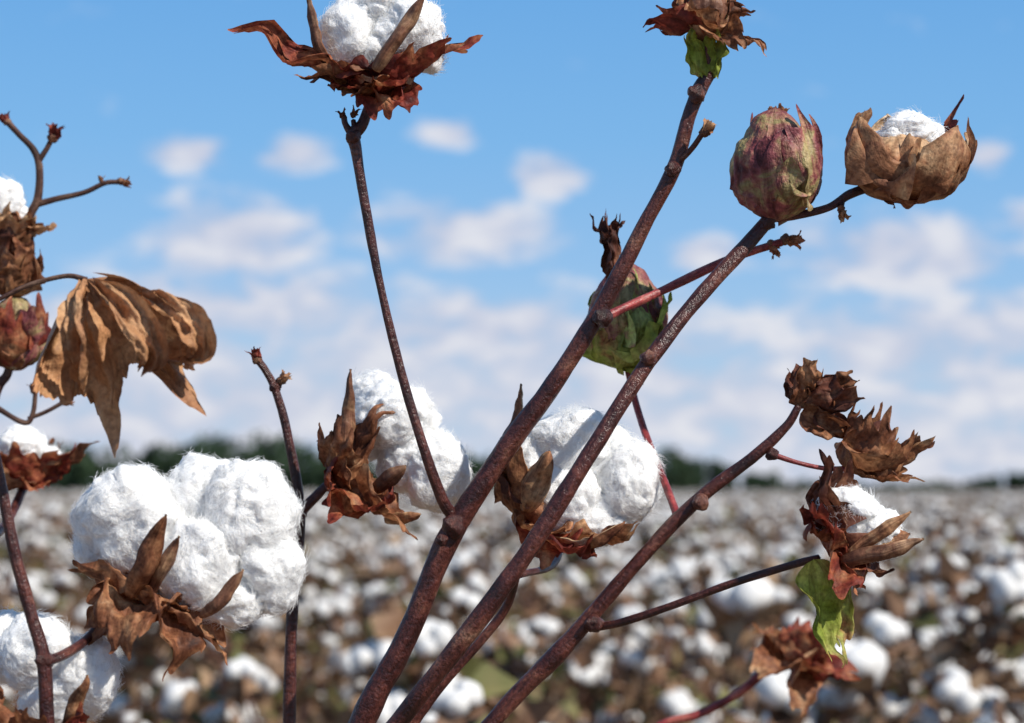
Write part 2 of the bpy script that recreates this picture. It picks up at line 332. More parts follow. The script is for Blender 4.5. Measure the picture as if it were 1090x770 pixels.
# =============== FIELD
M['fbrown']=organic('field_dry_leaf',[(.3,(.10,.05,.03)),(.5,(.23,.13,.075)),(.7,(.38,.26,.155))],9,simple=True)
M['fgreen']=organic('field_olive_leaf',[(.3,(.08,.08,.025)),(.5,(.15,.15,.05)),(.7,(.25,.2,.09))],9,simple=True)
M['fstem']=organic('field_stem',[(.3,(.07,.03,.02)),(.5,(.16,.07,.05)),(.7,(.26,.15,.1))],9,simple=True)
U2,F2=ico(2)
def proto(k):
    rs=random.Random(100+k); V=[];Fc=[];mi=[]
    def add(v,f,m):
        o=len(V); V.extend(v); Fc.extend([tuple(a+o for a in q) for q in f]); mi.extend([m]*len(f))
    H=rs.uniform(.72,.95)
    P=[Vector((0,0,-.02))]
    for i in range(1,6): P.append(Vector((rs.uniform(-.03,.03),rs.uniform(-.03,.03),H*i/5)))
    v,f,_=tube_geo(P,[.008,.007,.006,.005,.004,.003],2,5,0); add(v,f,1)
    def leafbit(q,z,m):
        a1=Vector((rs.gauss(0,1),rs.gauss(0,1),rs.gauss(0,1))).normalized(); a2=a1.orthogonal().normalized(); a3=a1.cross(a2)*.35
        add([q,q+a1*z*.6+a2*z*.6+a3*z,q+a1*z*1.6,q+a1*z*.6-a2*z*.7+a3*z,],[(0,1,2),(0,2,3)],m)
    def bollf(c,R,tilt):
        n=rs.choice([3,4,4,5]); a0=rs.uniform(0,6); u,vv,w=frame(tilt)
        for j in range(n):
            a=a0+j*6.283/n; cc=c+(u*math.cos(a)+vv*math.sin(a))*R*.5+w*rs.uniform(-.15,.25)*R; r=R*rs.uniform(.45,.62)
            sd=Vector((rs.uniform(0,50),0,0)); ez=rs.uniform(.85,1.3)
            add([cc+Vector((q[0],q[1],q[2]*ez))*r*(1+.3*noise.noise(Vector(q)*1.8+sd)) for q in U2],F2,0)
        for j in range(rs.choice([4,5,6])):
            a=rs.uniform(0,6.28); rr=u*math.cos(a)+vv*math.sin(a); la=w.cross(rr); b0=c-w*R*.8
            L=R*rs.uniform(1.1,1.9); wd=R*rs.uniform(.4,.75)
            p1=b0+rr*L*.55+w*L*.15; p2=b0+rr*L*.85+w*L*rs.uniform(-.5,1.0)
            add([b0-la*wd*.3,b0+la*wd*.3,p1+la*wd,p2+la*wd*.2,p2-la*wd*.4,p1-la*wd*.9],[(0,1,2,5),(5,2,3,4)],2)
    nb=rs.randint(9,12)
    for i in range(nb):
        t=rs.uniform(.3,1) if i>2 else rs.uniform(.85,1); a=rs.uniform(0,6.28); L=rs.uniform(.10,.36)*(1.15-t*.6)
        s=Vector((0,0,H*t*.97)); e=s+Vector((math.cos(a)*L,math.sin(a)*L,rs.uniform(.02,.16)))
        mid=(s+e)/2+Vector((0,0,-.015)); v,f,_=tube_geo([s,mid,e],[.0045,.0035,.0028],2,4,0); add(v,f,1)
        tilt=(e-mid).normalized()+Vector((0,0,.5))
        if rs.random()<.85: bollf(e+Vector((0,0,.02)),rs.uniform(.028,.048),tilt)
        else:
            for _ in range(7): leafbit(e+Vector((rs.gauss(0,.01),rs.gauss(0,.01),rs.gauss(0,.01))),rs.uniform(.015,.03),2)
        if rs.random()<.4: bollf(mid+Vector((rs.uniform(-.04,.04),rs.uniform(-.04,.04),.035)),rs.uniform(.022,.038),Vector((rs.uniform(-.5,.5),rs.uniform(-.5,.5),1)))
        for _ in range(rs.randint(4,8)):
            leafbit(s.lerp(e,rs.uniform(.1,1.05))+Vector((rs.gauss(0,.035),rs.gauss(0,.035),rs.gauss(0,.035))),rs.uniform(.018,.05),3 if rs.random()<.25 else 2)
    for _ in range(100):
        z0=rs.uniform(.1,.95); a=rs.uniform(0,6.28); rd=rs.uniform(0,.27)*(1.2-z0*.6)
        leafbit(Vector((math.cos(a)*rd,math.sin(a)*rd,z0*H)),rs.uniform(.02,.05),3 if rs.random()<.35 else 2)
    for _ in range(8):
        z0=rs.uniform(.5,.95); a=rs.uniform(0,6.28); s=Vector((0,0,z0*H)); e=s+Vector((math.cos(a)*.12,math.sin(a)*.12,rs.uniform(.05,.16)))
        v,f,_=tube_geo([s,(s+e)/2,e],[.003,.0025,.002],1,4,0); add(v,f,1)
    me=bpy.data.meshes.new('field_cotton_plant'); me.from_pydata([tuple(v) for v in V],[],Fc)
    for x in ('cottonf','fstem','fbrown','fgreen'): me.materials.append(M[x])
    me.polygons.foreach_set('material_index',mi); me.polygons.foreach_set('use_smooth',[x==0 for x in mi]); me.update()
    return bpy.data.objects.new('field_cotton_plant',me)
col=bpy.data.collections.new('field_plants')
NP=7
for k in range(NP): col.objects.link(proto(k))
pts=[];rot=[];scl=[];idx=[]
rs=random.Random(11); ang=math.radians(24); ca,sa=math.cos(ang),math.sin(ang)
def addp(x,y):
    if y<0 and (x*x+y*y)<1.5: return
    if -0.9<x<.9 and -.9<y<2.35: return
    pts.append((x,y,0)); rot.append((rs.uniform(-.1,.1),rs.uniform(-.1,.1),rs.uniform(0,6.28))); scl.append(rs.uniform(.8,1.07)); idx.append(rs.randrange(NP))
for i in range(-260,261):
    for j in range(-40,900):
        X=i*.95+rs.gauss(0,.10); Y=j*.32+rs.gauss(0,.09)
        x=X*ca+Y*sa; y=-X*sa+Y*ca
        if y<-3 or y>170: continue
        if abs(x)>1.8+y*.30+ (1.5 if y<10 else 0): continue
        dd=max(y,0)
        keep=1.0 if dd<35 else (.5 if dd<70 else .25)
        if rs.random()>keep*.88: continue
        addp(x,y)
me=bpy.data.meshes.new('cotton_field'); me.from_pydata(pts,[],[])
for nm,ty,dat in (('rot','FLOAT_VECTOR',rot),('scl','FLOAT',scl),('pidx','INT',idx)):
    a=me.attributes.new(nm,ty,'POINT'); a.data.foreach_set('vector' if ty=='FLOAT_VECTOR' else 'value',np.array(dat,dtype=np.int32 if ty=='INT' else np.float32).ravel())
fo=link(bpy.data.objects.new('cotton_field',me))
ng=bpy.data.node_groups.new('scatter','GeometryNodeTree'); ng.interface.new_socket('Geometry',in_out='INPUT',socket_type='NodeSocketGeometry'); ng.interface.new_socket('Geometry',in_out='OUTPUT',socket_type='NodeSocketGeometry')
gi=ng.nodes.new('NodeGroupInput'); go=ng.nodes.new('NodeGroupOutput'); ip=ng.nodes.new('GeometryNodeInstanceOnPoints'); ci=ng.nodes.new('GeometryNodeCollectionInfo')
ci.inputs['Collection'].default_value=col; ci.inputs['Separate Children'].default_value=True; ci.inputs['Reset Children'].default_value=True
def attr(nm,dt):
    a=ng.nodes.new('GeometryNodeInputNamedAttribute'); a.data_type=dt; a.inputs[0].default_value=nm; return a.outputs[0]
ip.inputs['Pick Instance'].default_value=True
ng.links.new(gi.outputs[0],ip.inputs['Points']); ng.links.new(ci.outputs[0],ip.inputs['Instance']); ng.links.new(attr('pidx','INT'),ip.inputs['Instance Index'])
e2r=ng.nodes.new('FunctionNodeEulerToRotation'); ng.links.new(attr('rot','FLOAT_VECTOR'),e2r.inputs[0]); ng.links.new(e2r.outputs[0],ip.inputs['Rotation']); ng.links.new(attr('scl','FLOAT'),ip.inputs['Scale'])
ng.links.new(ip.outputs[0],go.inputs[0]); md=fo.modifiers.new('scatter','NODES'); md.node_group=ng
print('field plants',len(pts))
# =============== FOREGROUND PLANTS
A=empty('cotton_plant')
GY=520+CZ/1.12*F
stem('main_stem',[(290,GY+6,1.12,15),(292,1900,1.12,15),(300,1200,1.12,15),(335,900,1.12,15),(385,770,1.12,14),(432,680,1.12,13.5),(477,575,1.12,13),(532,487,1.12,12),(590,408,1.12,11),(641,326,1.12,10),(690,232,1.12,8.5),(718,178,1.12,8),(733,125,1.12,8),(745,95,1.12,9.5),(755,80,1.12,7)],A,seed=1)
stem('second_stem',[(330,925,1.12,11),(372,840,1.10,11),(425,768,1.09,11),(503,668,1.08,11),(560,590,1.08,10.5),(622,492,1.085,10),(690,386,1.10,9.5),(748,312,1.115,8.5),(792,264,1.125,8),(820,232,1.13,8)],A,seed=2)
stem('third_stem',[(305,1130,1.12,12),(400,930,1.13,11),(525,768,1.14,10),(590,700,1.14,10),(630,655,1.14,9),(690,586,1.14,8),(745,530,1.14,8),(800,488,1.14,7),(836,455,1.14,5.5),(850,433,1.14,4.5)],A,seed=3)
stem('branch_to_top_boll',[(484,552,1.12,7),(470,530,1.115,6.5),(452,480,1.11,5.5),(428,400,1.11,5),(405,305,1.11,5),(388,215,1.11,5.5),(379,160,1.11,6.5),(376,144,1.11,8),(386,132,1.11,6),(393,112,1.11,5),(396,96,1.11,5)],A,seed=4)
stem('red_branch',[(632,345,1.12,6),(660,330,1.13,5.5),(700,312,1.145,5),(765,281,1.16,4.8),(800,268,1.16,4.6),(832,258,1.16,5)],A,'stemr',seed=5)
stem('boll_stalk_right',[(822,232,1.13,6),(850,229,1.13,5),(882,221,1.13,4.6),(905,207,1.13,5.5),(930,200,1.13,5),(945,210,1.13,6)],A,seed=6)
stem('branch_low_right',[(628,668,1.14,6),(660,663,1.13,4.6),(715,645,1.12,4.4),(780,621,1.11,4.2),(845,601,1.10,4.6),(872,594,1.10,4)],A,'stem',seed=7)
stem('branch_pink',[(822,484,1.14,3.4),(850,493,1.14,3),(880,499,1.14,3),(914,499,1.14,4)],A,'stemr',seed=8)
stem('green_boll_stalk',[(722,552,1.14,5),(708,515,1.16,4.5),(690,470,1.18,4),(677,430,1.2,4),(668,392,1.2,4)],A,'stemr',seed=9)
stem('small_low_branch',[(425,790,1.10,7),(465,735,1.10,6),(505,690,1.10,6),(538,648,1.10,5),(551,608,1.085,5)],A,seed=10)
stem('bud_stub',[(545,612,1.085,4),(556,608,1.083,3.5)],A,seed=11)
for i,(x,y,d,r) in enumerate([(484,560,1.115,14),(641,338,1.115,11.5),(716,180,1.115,9.5),(742,100,1.115,11),(818,236,1.127,10),(745,535,1.135,10),(632,664,1.135,11),(376,146,1.108,9),(548,608,1.082,7),(822,484,1.137,7.5),(690,382,1.097,10),(470,575,1.11,7)]):
    knot('node_%d'%i,x,y,d,r,A,'stem',i)
def bud(parent,x,y,d,r,axis,mat='red',seed=0,n=3,L=2.2):
    c=at(x,y,d)
    for i in range(n):
        bract(parent,'bud_bract_%d'%i,c,axis,seed*40+i*360/n,[70,10,20,60],px(r*L,d),px(r*.9,d),mat,cup=1.2,teeth=3,amp=.3,seed=seed*5+i,crump=.1,NS=10)
    knot('bud',x,y-r*.3,d,r*.75,parent,'carp_out',seed)
stem('stub_a',[(716,178,1.12,4),(735,160,1.115,3),(748,142,1.11,3)],A,'stem',seed=20); bud(A,750,143,1.11,8,(.5,-.2,.8),'tan',1)
stem('stub_b',[(376,146,1.11,5),(368,133,1.11,3.5),(366,125,1.11,3.5)],A,seed=21); bud(A,366,127,1.11,5,(-.3,0,1),'dark',2); bud(A,376,124,1.11,5,(.3,0,1),'brown',3)
stem('stub_e',[(378,140,1.11,4),(376,128,1.11,3)],A,seed=34)
bud(A,836,258,1.16,9,(1,0,.1),'red',4); bud(A,820,262,1.16,7,(.5,-.5,-.6),'red',5)
stem('stub_d',[(896,214,1.13,4),(895,224,1.128,3)],A,seed=33); bud(A,895,224,1.128,6,(.3,-.4,-.8),'brown',6)
stem('stub_c',[(690,380,1.2,4),(688,330,1.19,4),(655,290,1.19,4)],A,'stemd',seed=22)

# --- open boll, large left
B=empty('open_cotton_boll'); d=1.05
lint(B,200,575,d,[(142,556,-6,60,58,56,12),(216,540,20,48,52,46),(264,546,0,50,58,50,-8),(214,600,-14,50,54,50,0),(284,602,4,36,52,42,8),(243,638,-6,42,30,38),(112,575,14,36,40,38)],fib=4200)
ax=(.25,-.15,1)
carpel(B,'burr_1',at(150,634,d)+Vector((0,-.026,0)),(.35,-.2,1),-70,[40,8,0],px(108,d),px(17,d),seed=1,cup=1.3,mo='brown',mi='tan')
carpel(B,'burr_1b',at(160,642,d)+Vector((0,-.022,0)),(.6,-.2,1),-95,[30,10,-5],px(92,d),px(12,d),seed=31,cup=1.6)
carpel(B,'burr_2',at(160,650,d),ax,180,[75,30,-10,-20],px(140,d),px(38,d),seed=2)
carpel(B,'burr_3',at(222,655,d)+Vector((0,-.026,0)),(.7,-.1,.9),-60,[50,0,-20],px(76,d),px(12,d),seed=3,cup=1.6)
carpel(B,'burr_4',at(165,655,d),ax,60,[80,50,10],px(100,d),px(30,d),seed=4)
for i,(az,an,L,Wd) in enumerate([(-105,[70,110,165],92,42),(-55,[75,115,160],92,42),(-150,[85,115,150],72,38),(-10,[80,100,140],84,34),(60,[70,80,110],60,36),(180,[75,70,85],84,38),(-80,[60,75,60],50,46)]):
    bract(B,'bract_%d'%i,at(165,646,d)+Vector((0,-.010,0)),ax,az,an,px(L,d),px(Wd,d),'brown',cup=.8,teeth=4,amp=.4,seed=30+i,crump=.12)
# --- open boll centre
B=empty('open_cotton_boll'); d=1.17
lint(B,640,510,d,[(606,474,6,46,40,40,10),(668,512,-2,36,44,38),(604,530,-8,42,46,40),(632,552,-2,40,30,36),(572,505,8,30,44,34),(644,492,12,38,38,36)],fib=3600)
ax=(.15,-.1,1)
carpel(B,'burr_1',at(533,520,d)+Vector((0,-.01,0)),(.15,-.1,1),200,[10,0,-14],px(114,d),px(14,d),'brown',seed=5)
carpel(B,'burr_2',at(556,545,d)+Vector((0,-.026,0)),(.5,-.3,1),-110,[40,5,-10],px(80,d),px(20,d),'tan',seed=6,cup=1.5)
carpel(B,'burr_2b',at(548,545,d)+Vector((0,-.02,0)),(.2,-.3,1),-150,[40,5,-10],px(84,d),px(22,d),'brown',seed=36,cup=1.3)
carpel(B,'burr_3',at(590,575,d)+Vector((0,-.02,0)),(.6,-.1,.9),-40,[85,65,20,0],px(95,d),px(14,d),'tan',seed=7)
for i,(x,y,az,an,L,Wd,mt) in enumerate([(562,550,180,[60,30,10],80,36,'dark'),(560,558,-140,[60,30,20],70,36,'brown'),(580,578,-60,[95,90,80,70],78,34,'red'),(600,576,-15,[90,85,60,50],76,32,'brown'),(590,568,-110,[95,120,140],56,36,'red'),(585,570,70,[80,60,60],70,34,'brown'),(570,568,-90,[80,80,70],52,36,'brown')]):
    bract(B,'bract_%d'%i,at(x,y,d)+Vector((0,-.014,0)),ax,az,an,px(L,d),px(Wd,d),mt,cup=.9,teeth=4,amp=.35,seed=50+i,crump=.11)
stem('stalk',[(618,500,1.2,4),(600,560,1.2,4),(590,600,1.17,4),(553,612,1.10,4)],B,'stem',seed=23)
# --- left-mid plant
A2=empty('cotton_plant'); d=1.19
stem('main_stem',[(300,520+CZ/d*F+6,d,11),(302,1500,d,10),(306,900,d,8),(308,770,d,7.5),(311,650,d,7),(319,548,d,6.5),(306,462,d,5.5),(293,415,d,4.5),(283,395,d,4),(275,384,d,4)],A2,'stem',seed=12)
stem('boll_branch',[(319,546,d,6),(335,530,d,5.5),(352,515,d,5),(378,512,d,4)],A2,'stem',seed=13)
knot('node_a',319,546,d,9,A2,'stem',31); knot('node_b',293,412,d,7,A2,'stem',32)
bud(A2,274,386,d,8,(-.3,0,1),'red',7); bud(A2,298,408,d,7,(.6,-.2,.8),'tan',8)
B=empty('open_cotton_boll')
lint(B,430,480,d,[(420,446,-12,48,36,40,-5),(464,502,-10,38,44,38),(398,418,8,28,22,24),(438,486,0,36,38,36),(395,452,6,30,36,30)],fib=3200)
ax=(.5,-.2,.8)
for i,(x,y,az,an,L,Wd,mt) in enumerate([(362,528,200,[50,10,-10,-20],104,30,'brown'),(366,526,-135,[60,30,30,30],76,36,'brown'),(372,526,-70,[70,75,80],74,38,'red'),(380,526,-40,[80,90,85],76,34,'brown'),(372,524,-100,[90,100,110],56,40,'red'),(366,515,160,[70,30,0],76,32,'dark'),(368,518,-155,[70,50,30],66,36,'brown')]):
    bract(B,'bract_%d'%i,at(x,y,d)+Vector((0,-.016,0)),ax,az,an,px(L,d),px(Wd,d),mt,cup=.9,teeth=4,amp=.38,seed=70+i,crump=.13)
carpel(B,'burr_1',at(370,505,d)+Vector((0,-.02,0)),(.06,-.1,1),-100,[20,0,-10],px(112,d),px(10,d),seed=8)
carpel(B,'burr_2',at(400,524,d)+Vector((0,-.03,0)),(.7,-.1,.6),-90,[50,20,0],px(54,d),px(12,d),seed=9)
carpel(B,'burr_3',at(412,556,d)+Vector((0,-.02,0)),(.7,-.1,.4),-60,[50,20,0],px(45,d),px(12,d),'tan',seed=10)
# --- top boll
B=empty('open_cotton_boll'); d=1.11
lint(B,400,20,d,[(374,40,-6,32,40,34),(434,34,-6,38,38,36),(404,6,6,42,36,34),(456,52,2,18,26,20),(404,58,-6,28,26,28)],fib=3200)
ax=(.08,-.1,1); c=at(398,104,d)
carpel(B,'burr_1',at(356,84,d)+Vector((0,-.012,0)),(-.22,-.1,1),-140,[35,0,-15],px(94,d),px(12,d),seed=11,cup=1.5)
carpel(B,'burr_2',at(402,86,d)+Vector((0,-.026,0)),(.7,-.1,1),-90,[30,0,-15,10],px(98,d),px(12,d),seed=12,cup=1.5)
carpel(B,'burr_3',c,ax,10,[80,35,-10,10],px(116,d),px(24,d),seed=13)
carpel(B,'burr_4',c,ax,185,[75,30,-5,5],px(116,d),px(24,d),seed=14)
for i,(az,an,L,Wd,mt) in enumerate([(-175,[60,62,80,75],132,32,'red'),(-145,[70,65,60,70],64,42,'red'),(-100,[70,75,75,90],44,46,'red'),(-60,[70,70,70,80],54,42,'red'),(-22,[60,60,45,50],94,36,'red'),(5,[60,55,35,50],108,32,'red'),(35,[60,50,30,60],92,34,'brown'),(150,[60,40,20,40],88,34,'brown'),(-75,[90,115,150],50,34,'red'),(-35,[80,100,130],56,34,'red'),(-150,[60,75,95],76,36,'brown'),(-120,[75,90,120],48,36,'brown')]):
    bract(B,'bract_%d'%i,c,ax,az,an,px(L,d),px(Wd,d),mt,cup=.9,teeth=4,amp=.4,seed=90+i,crump=.12)
# --- dried top-right boll with greenish bits
B=empty('dried_bract_cluster'); d=1.12
ax=(-.1,-.1,1)
for i,(x,y,az,an,L,Wd,mt) in enumerate([(756,86,-95,[20,-5,-15],66,13,'green'),(750,88,-150,[30,10,-20],62,10,'green'),(764,84,-30,[20,10,10],66,10,'green'),(748,42,180,[60,70,90],54,30,'red'),(752,40,-120,[60,40,60],48,30,'brown'),(757,38,0,[60,60,100],46,26,'brown'),(760,45,-60,[70,100,140],46,22,'brown'),(750,40,120,[50,20,20],60,30,'brown'),(755,30,40,[50,20,20],60,30,'brown'),(768,48,-20,[80,100,150],52,11,'tan'),(742,30,-100,[30,0,0],50,26,'red')]):
    bract(B,'bract_%d'%i,at(x,y,d),ax,az,an,px(L,d),px(Wd,d),mt,cup=1.0,teeth=4,amp=.38,seed=110+i,crump=.14)
ovoid(B,'seed_case',752,10,d,24,34,(0,0,1),'carp_out',seed=3)
stem('stalk',[(755,80,1.12,6),(754,60,1.12,4),(752,30,1.12,4)],B,'stem',seed=24)
# --- closed boll
B=empty('closed_cotton_boll'); d=1.13; ax=(-.02,-.12,1)
ovoid(B,'boll_body',826,180,d,48,52,ax,'boll',seg=4,tip=.2,seed=.6,groove=.1)
c=at(828,236,d)
for i,(az,an,L,Wd) in enumerate([(-130,[84,28,-4,-28],122,44),(-40,[84,28,-2,-28],124,46),(60,[84,26,-6,-24],118,44),(150,[84,28,-2,-24],116,44),(-88,[84,28,-6,-38],108,34)]):
    bract(B,'bract_%d'%i,c,ax,az,an,px(L,d),px(Wd,d),'boll',cup=1.0,teeth=5,amp=.2,seed=130+i,crump=.045,r0=0)
for i in range(5):
    bract(B,'dry_tip_%d'%i,at(828,136,d),ax,i*72-60,[50,10,30],px(24,d),px(9,d),'brown',cup=1,teeth=2,amp=.3,seed=520+i,crump=.12,NS=10)
# --- half open boll right
B=empty('half_open_cotton_boll'); d=1.13; ax=(.10,-.15,1)
lint(B,965,135,d,[(968,140,0,28,20,24),(952,152,-4,22,18,20),(986,148,0,20,20,20)],fib=2600)
ovoid(B,'boll_body',960,176,d,46,36,ax,'tan',seg=4,tip=-.1,seed=.2,groove=.12)
c=at(952,216,d)
carpel(B,'burr_1',c+Vector((.006,-.002,0)),(.25,-.1,1),-55,[88,45,5,-25],px(122,d),px(44,d),'tan',seed=15,cup=1.0)
carpel(B,'burr_2',c,(-.1,-.1,1),-140,[88,45,0,-28],px(128,d),px(44,d),'tan',seed=16,cup=1.0)
carpel(B,'burr_3',c,(.25,0,1),5,[88,58,5,-30],px(140,d),px(38,d),'tan',seed=17,cup=1.0)
carpel(B,'burr_4',c,(0,0,1),90,[85,30,0,-15],px(126,d),px(44,d),'tan',seed=18)
for i,(az,an,L,Wd,mt) in enumerate([(-170,[88,55,5,-20],118,42,'tan'),(-110,[85,50,0,-15],80,48,'tan'),(-60,[85,55,10,-10],84,44,'tan'),(-15,[88,68,20,-15],122,42,'brown'),(30,[85,55,10,10],134,34,'red'),(150,[85,45,5,-10],116,40,'tan')]):
    bract(B,'bract_%d'%i,c,ax,az,an,px(L,d),px(Wd,d),mt,cup=.9,teeth=4,amp=.3,seed=150+i,crump=.06)
# --- green boll behind
B=empty('green_cotton_boll'); d=1.2; ax=(.02,-.1,1)
ovoid(B,'boll_body',668,336,d,42,46,ax,'boll',seg=4,tip=.2,seed=.9)
c=at(664,394,d)
for i,(az,an,L,Wd,mt) in enumerate([(-150,[85,48,0,0],84,46,'green'),(-90,[85,42,0,0],72,48,'green'),(-30,[85,50,5,5],90,46,'green'),(30,[85,40,0,5],92,42,'green'),(90,[85,30,0,5],92,40,'green'),(150,[85,36,0,5],92,40,'green'),(-60,[60,110,140],34,14,'green'),(-60,[85,34,-5,-25],112,26,'bollg'),(-120,[85,34,-5,-25],110,26,'boll')]):
    bract(B,'bract_%d'%i,c,ax,az,an,px(L,d),px(Wd,d),mt,cup=1.0,teeth=5,amp=.35,seed=170+i,crump=.08)
for i,(x,y,az,an,L) in enumerate([(652,302,180,[20,-10,10,40],66),(652,302,-60,[30,0,0,40],70),(654,300,60,[20,-10,-10,40],68),(645,262,-90,[60,60,60],24),(648,256,0,[40,40,60],22)]):
    bract(B,'withered_tip_%d'%i,at(x,y,d-.015),(-.08,-.1,1),az,an,px(L,d),px(11,d),'dark',cup=1.5,teeth=3,amp=.3,seed=180+i,crump=.12)
# --- lower-right boll
B=empty('open_cotton_boll'); d=1.10; ax=(.5,-.3,.7)
lint(B,905,545,d,[(903,541,-8,36,21,28,-15),(930,566,-2,30,28,26),(900,562,-4,28,28,26)],fib=2600)
c=at(885,592,d)
carpel(B,'burr_1',at(890,598,d)+Vector((0,-.016,0)),(.9,-.1,.3),-90,[30,5,-15],px(92,d),px(13,d),'carp_out',seed=19,cup=1.4)
carpel(B,'burr_2',c+Vector((.004,.0,0)),(.9,-.1,.2),-120,[40,10,-15],px(82,d),px(22,d),'tan',seed=20)
carpel(B,'burr_2b',at(894,590,d)+Vector((.002,-.016,0)),(.8,-.1,.6),-95,[25,0,-15],px(80,d),px(10,d),'tan',seed=40)
carpel(B,'burr_3',c,(.3,-.2,.9),160,[60,20,-10],px(85,d),px(22,d),seed=21)
for i,(az,an,L,Wd,mt) in enumerate([(180,[60,50,30,40],98,34,'dark'),(-150,[70,50,50,60],80,38,'red'),(-90,[80,90,110],60,38,'red'),(-50,[80,100,110],50,34,'red'),(0,[70,80,60],66,28,'dark'),(140,[60,30,0],104,34,'dark'),(-130,[60,50,40],52,36,'red')]):
    bract(B,'bract_%d'%i,c,ax,az,an,px(L,d),px(Wd,d),mt,cup=1.0,teeth=4,amp=.38,seed=190+i,crump=.13)
bract(B,'green_bract',at(862,594,d)+Vector((0,-.012,0)),(.22,0,-1),-90,[10,0,-5,20],px(104,d),px(24,d),'green',cup=.6,teeth=3,amp=.3,seed=210,crump=.1)
bract(B,'green_bract_2',at(884,605,d)+Vector((0,-.006,0)),(.1,0,-1),-60,[10,0,5],px(86,d),px(18,d),'green',cup=.8,teeth=3,amp=.3,seed=212,crump=.13)
# --- dried bits right
B=empty('dried_bract_cluster'); d=1.14
for i,(x,y,ax,az,an,L,Wd) in enumerate([(852,436,(.3,0,.9),-90,[30,10,40],54,20),(855,430,(.9,-.1,.2),-90,[30,10,60],58,24),(852,440,(.6,-.2,-.2),-60,[20,10,40],52,20),(850,430,(0,0,1),90,[10,20,40],44,16),(868,428,(1,0,.5),90,[10,0,-40],46,20),(866,440,(.8,0,-.5),-90,[10,20],46,16)]):
    bract(B,'bract_%d'%i,at(x,y,d),ax,az,an,px(L,d),px(Wd,d),'dark' if i%2 else 'brown',cup=1.2,teeth=3,amp=.3,seed=220+i,crump=.2)
B=empty('dried_bract_cluster'); c=at(918,508,d); ax=(.3,-.15,.9)
for i,(az,an,L,Wd) in enumerate([(-170,[80,35,5,-10],78,36),(-110,[80,35,0,0],74,42),(-50,[80,45,10,10],78,42),(10,[80,55,20,40],82,34),(80,[80,35,5,10],78,38),(-80,[80,80,60],42,34),(-20,[85,70,70],50,28)]):
    bract(B,'bract_%d'%i,c,ax,az,an,px(L,d),px(Wd,d),'brown',cup=1.1,teeth=6,amp=.4,seed=240+i,crump=.1)
ovoid(B,'seed_case',930,480,d,26,26,ax,'dark',seed=3)
# --- low right boll, own plant
A3=empty('cotton_plant'); d=1.5
stem('main_stem',[(560,520+CZ/d*F+6,d,8),(580,1200,d,8),(620,880,d,6),(690,782,d,5),(745,760,d,5),(790,735,d,5),(835,695,d,4.5),(850,685,d,4)],A3,'stemr',seed=14)
B=empty('dried_bract_cluster'); c=at(838,708,d); ax=(.5,-.1,.8)
for i,(az,an,L,Wd,mt) in enumerate([(180,[80,60,90],56,32,'brown'),(-120,[80,100,150],64,34,'brown'),(-60,[80,60,60],60,34,'red'),(0,[80,50,80],66,32,'red'),(90,[80,40,40],60,30,'red'),(-80,[60,20,0],60,34,'red'),(-70,[80,120,160],66,30,'brown')]):
    bract(B,'bract_%d'%i,c,ax,az,an,px(L,d),px(Wd,d),mt,cup=1.0,teeth=4,amp=.3,seed=260+i,crump=.13)
# --- left edge plant
A4=empty('cotton_plant'); d=1.0
stem('main_stem',[(60,520+CZ/d*F+6,d,11),(58,1600,d,11),(54,900,d,10),(50,770,d,9.5),(46,700,d,8.5),(32,650,d,7.5),(15,585,d,7),(2,520,d,6.5),(-12,455,d,6),(-40,360,d,5),(-55,300,d,5)],A4,'stem',seed=15)
stem('boll_branch',[(48,705,1.0,6.5),(70,696,1.01,6),(92,681,1.025,5.5),(115,658,1.04,5),(150,645,1.05,5)],A4,'stem',seed=16)
knot('node',47,703,d,11,A4,'stem',41)
stem('leaf_petiole',[(-48,325,d,3.5),(-10,322,d,3),(30,304,d,2.8),(70,294,d,2.8),(92,298,d-.003,3.5)],A4,'stemd',seed=17)
B=empty('open_cotton_boll'); d=1.035
lint(B,60,700,d,[(40,694,-2,42,40,40),(94,718,0,32,44,36),(60,740,8,44,38,38),(2,690,10,32,38,34)],fib=3200)
for i,(x,y,ax,az,an,L,Wd,mt) in enumerate([(50,800,(.1,-.1,1),-100,[60,20,10],72,34,'brown'),(20,790,(-.2,-.1,1),-100,[60,20,10],76,34,'brown'),(70,790,(.4,-.1,1),-60,[60,30,20],66,30,'red'),(0,760,(-.2,-.1,1),-90,[40,20,10],52,28,'brown')]):
    bract(B,'bract_%d'%i,at(x,y,d)+Vector((0,-.03,0)),ax,az,an,px(L,d),px(Wd,d),mt,seed=22+i,teeth=4,crump=.12)
carpel(B,'burr_1',at(84,770,d)+Vector((0,-.03,0)),(.3,-.1,1),-60,[40,10,0],px(70,d),px(12,d),'brown',seed=27)
stem('stalk',[(52,860,1.0,6),(54,820,1.02,5),(56,790,1.035,5)],B,'stem',seed=25)
B=empty('open_cotton_boll'); d=1.35
lint(B,25,480,d,[(22,478,0,26,24,24),(0,490,6,28,28,26),(52,490,8,14,14,14)],fib=1500)
c=at(25,520,d); ax=(.1,-.1,1)
for i,(az,an,L,Wd,mt) in enumerate([(-30,[80,40,30,50],68,30,'red'),(10,[80,50,40,60],78,30,'brown'),(-80,[80,30,20],52,40,'red'),(-130,[80,50,20],58,34,'brown'),(60,[80,40,20],70,30,'brown'),(180,[80,50,20],58,30,'red'),(-60,[80,80,100],44,28,'red')]):
    bract(B,'bract_%d'%i,c,ax,az,an,px(L,d),px(Wd,d),mt,cup=1.0,teeth=4,amp=.35,seed=280+i,crump=.12)
stem('stalk',[(25,520,d,5),(5,560,d-.05,5),(-20,575,d-.15,5),(0,520,1.01,5)],B,'stem',seed=26)
A5=empty('cotton_plant'); d=1.3
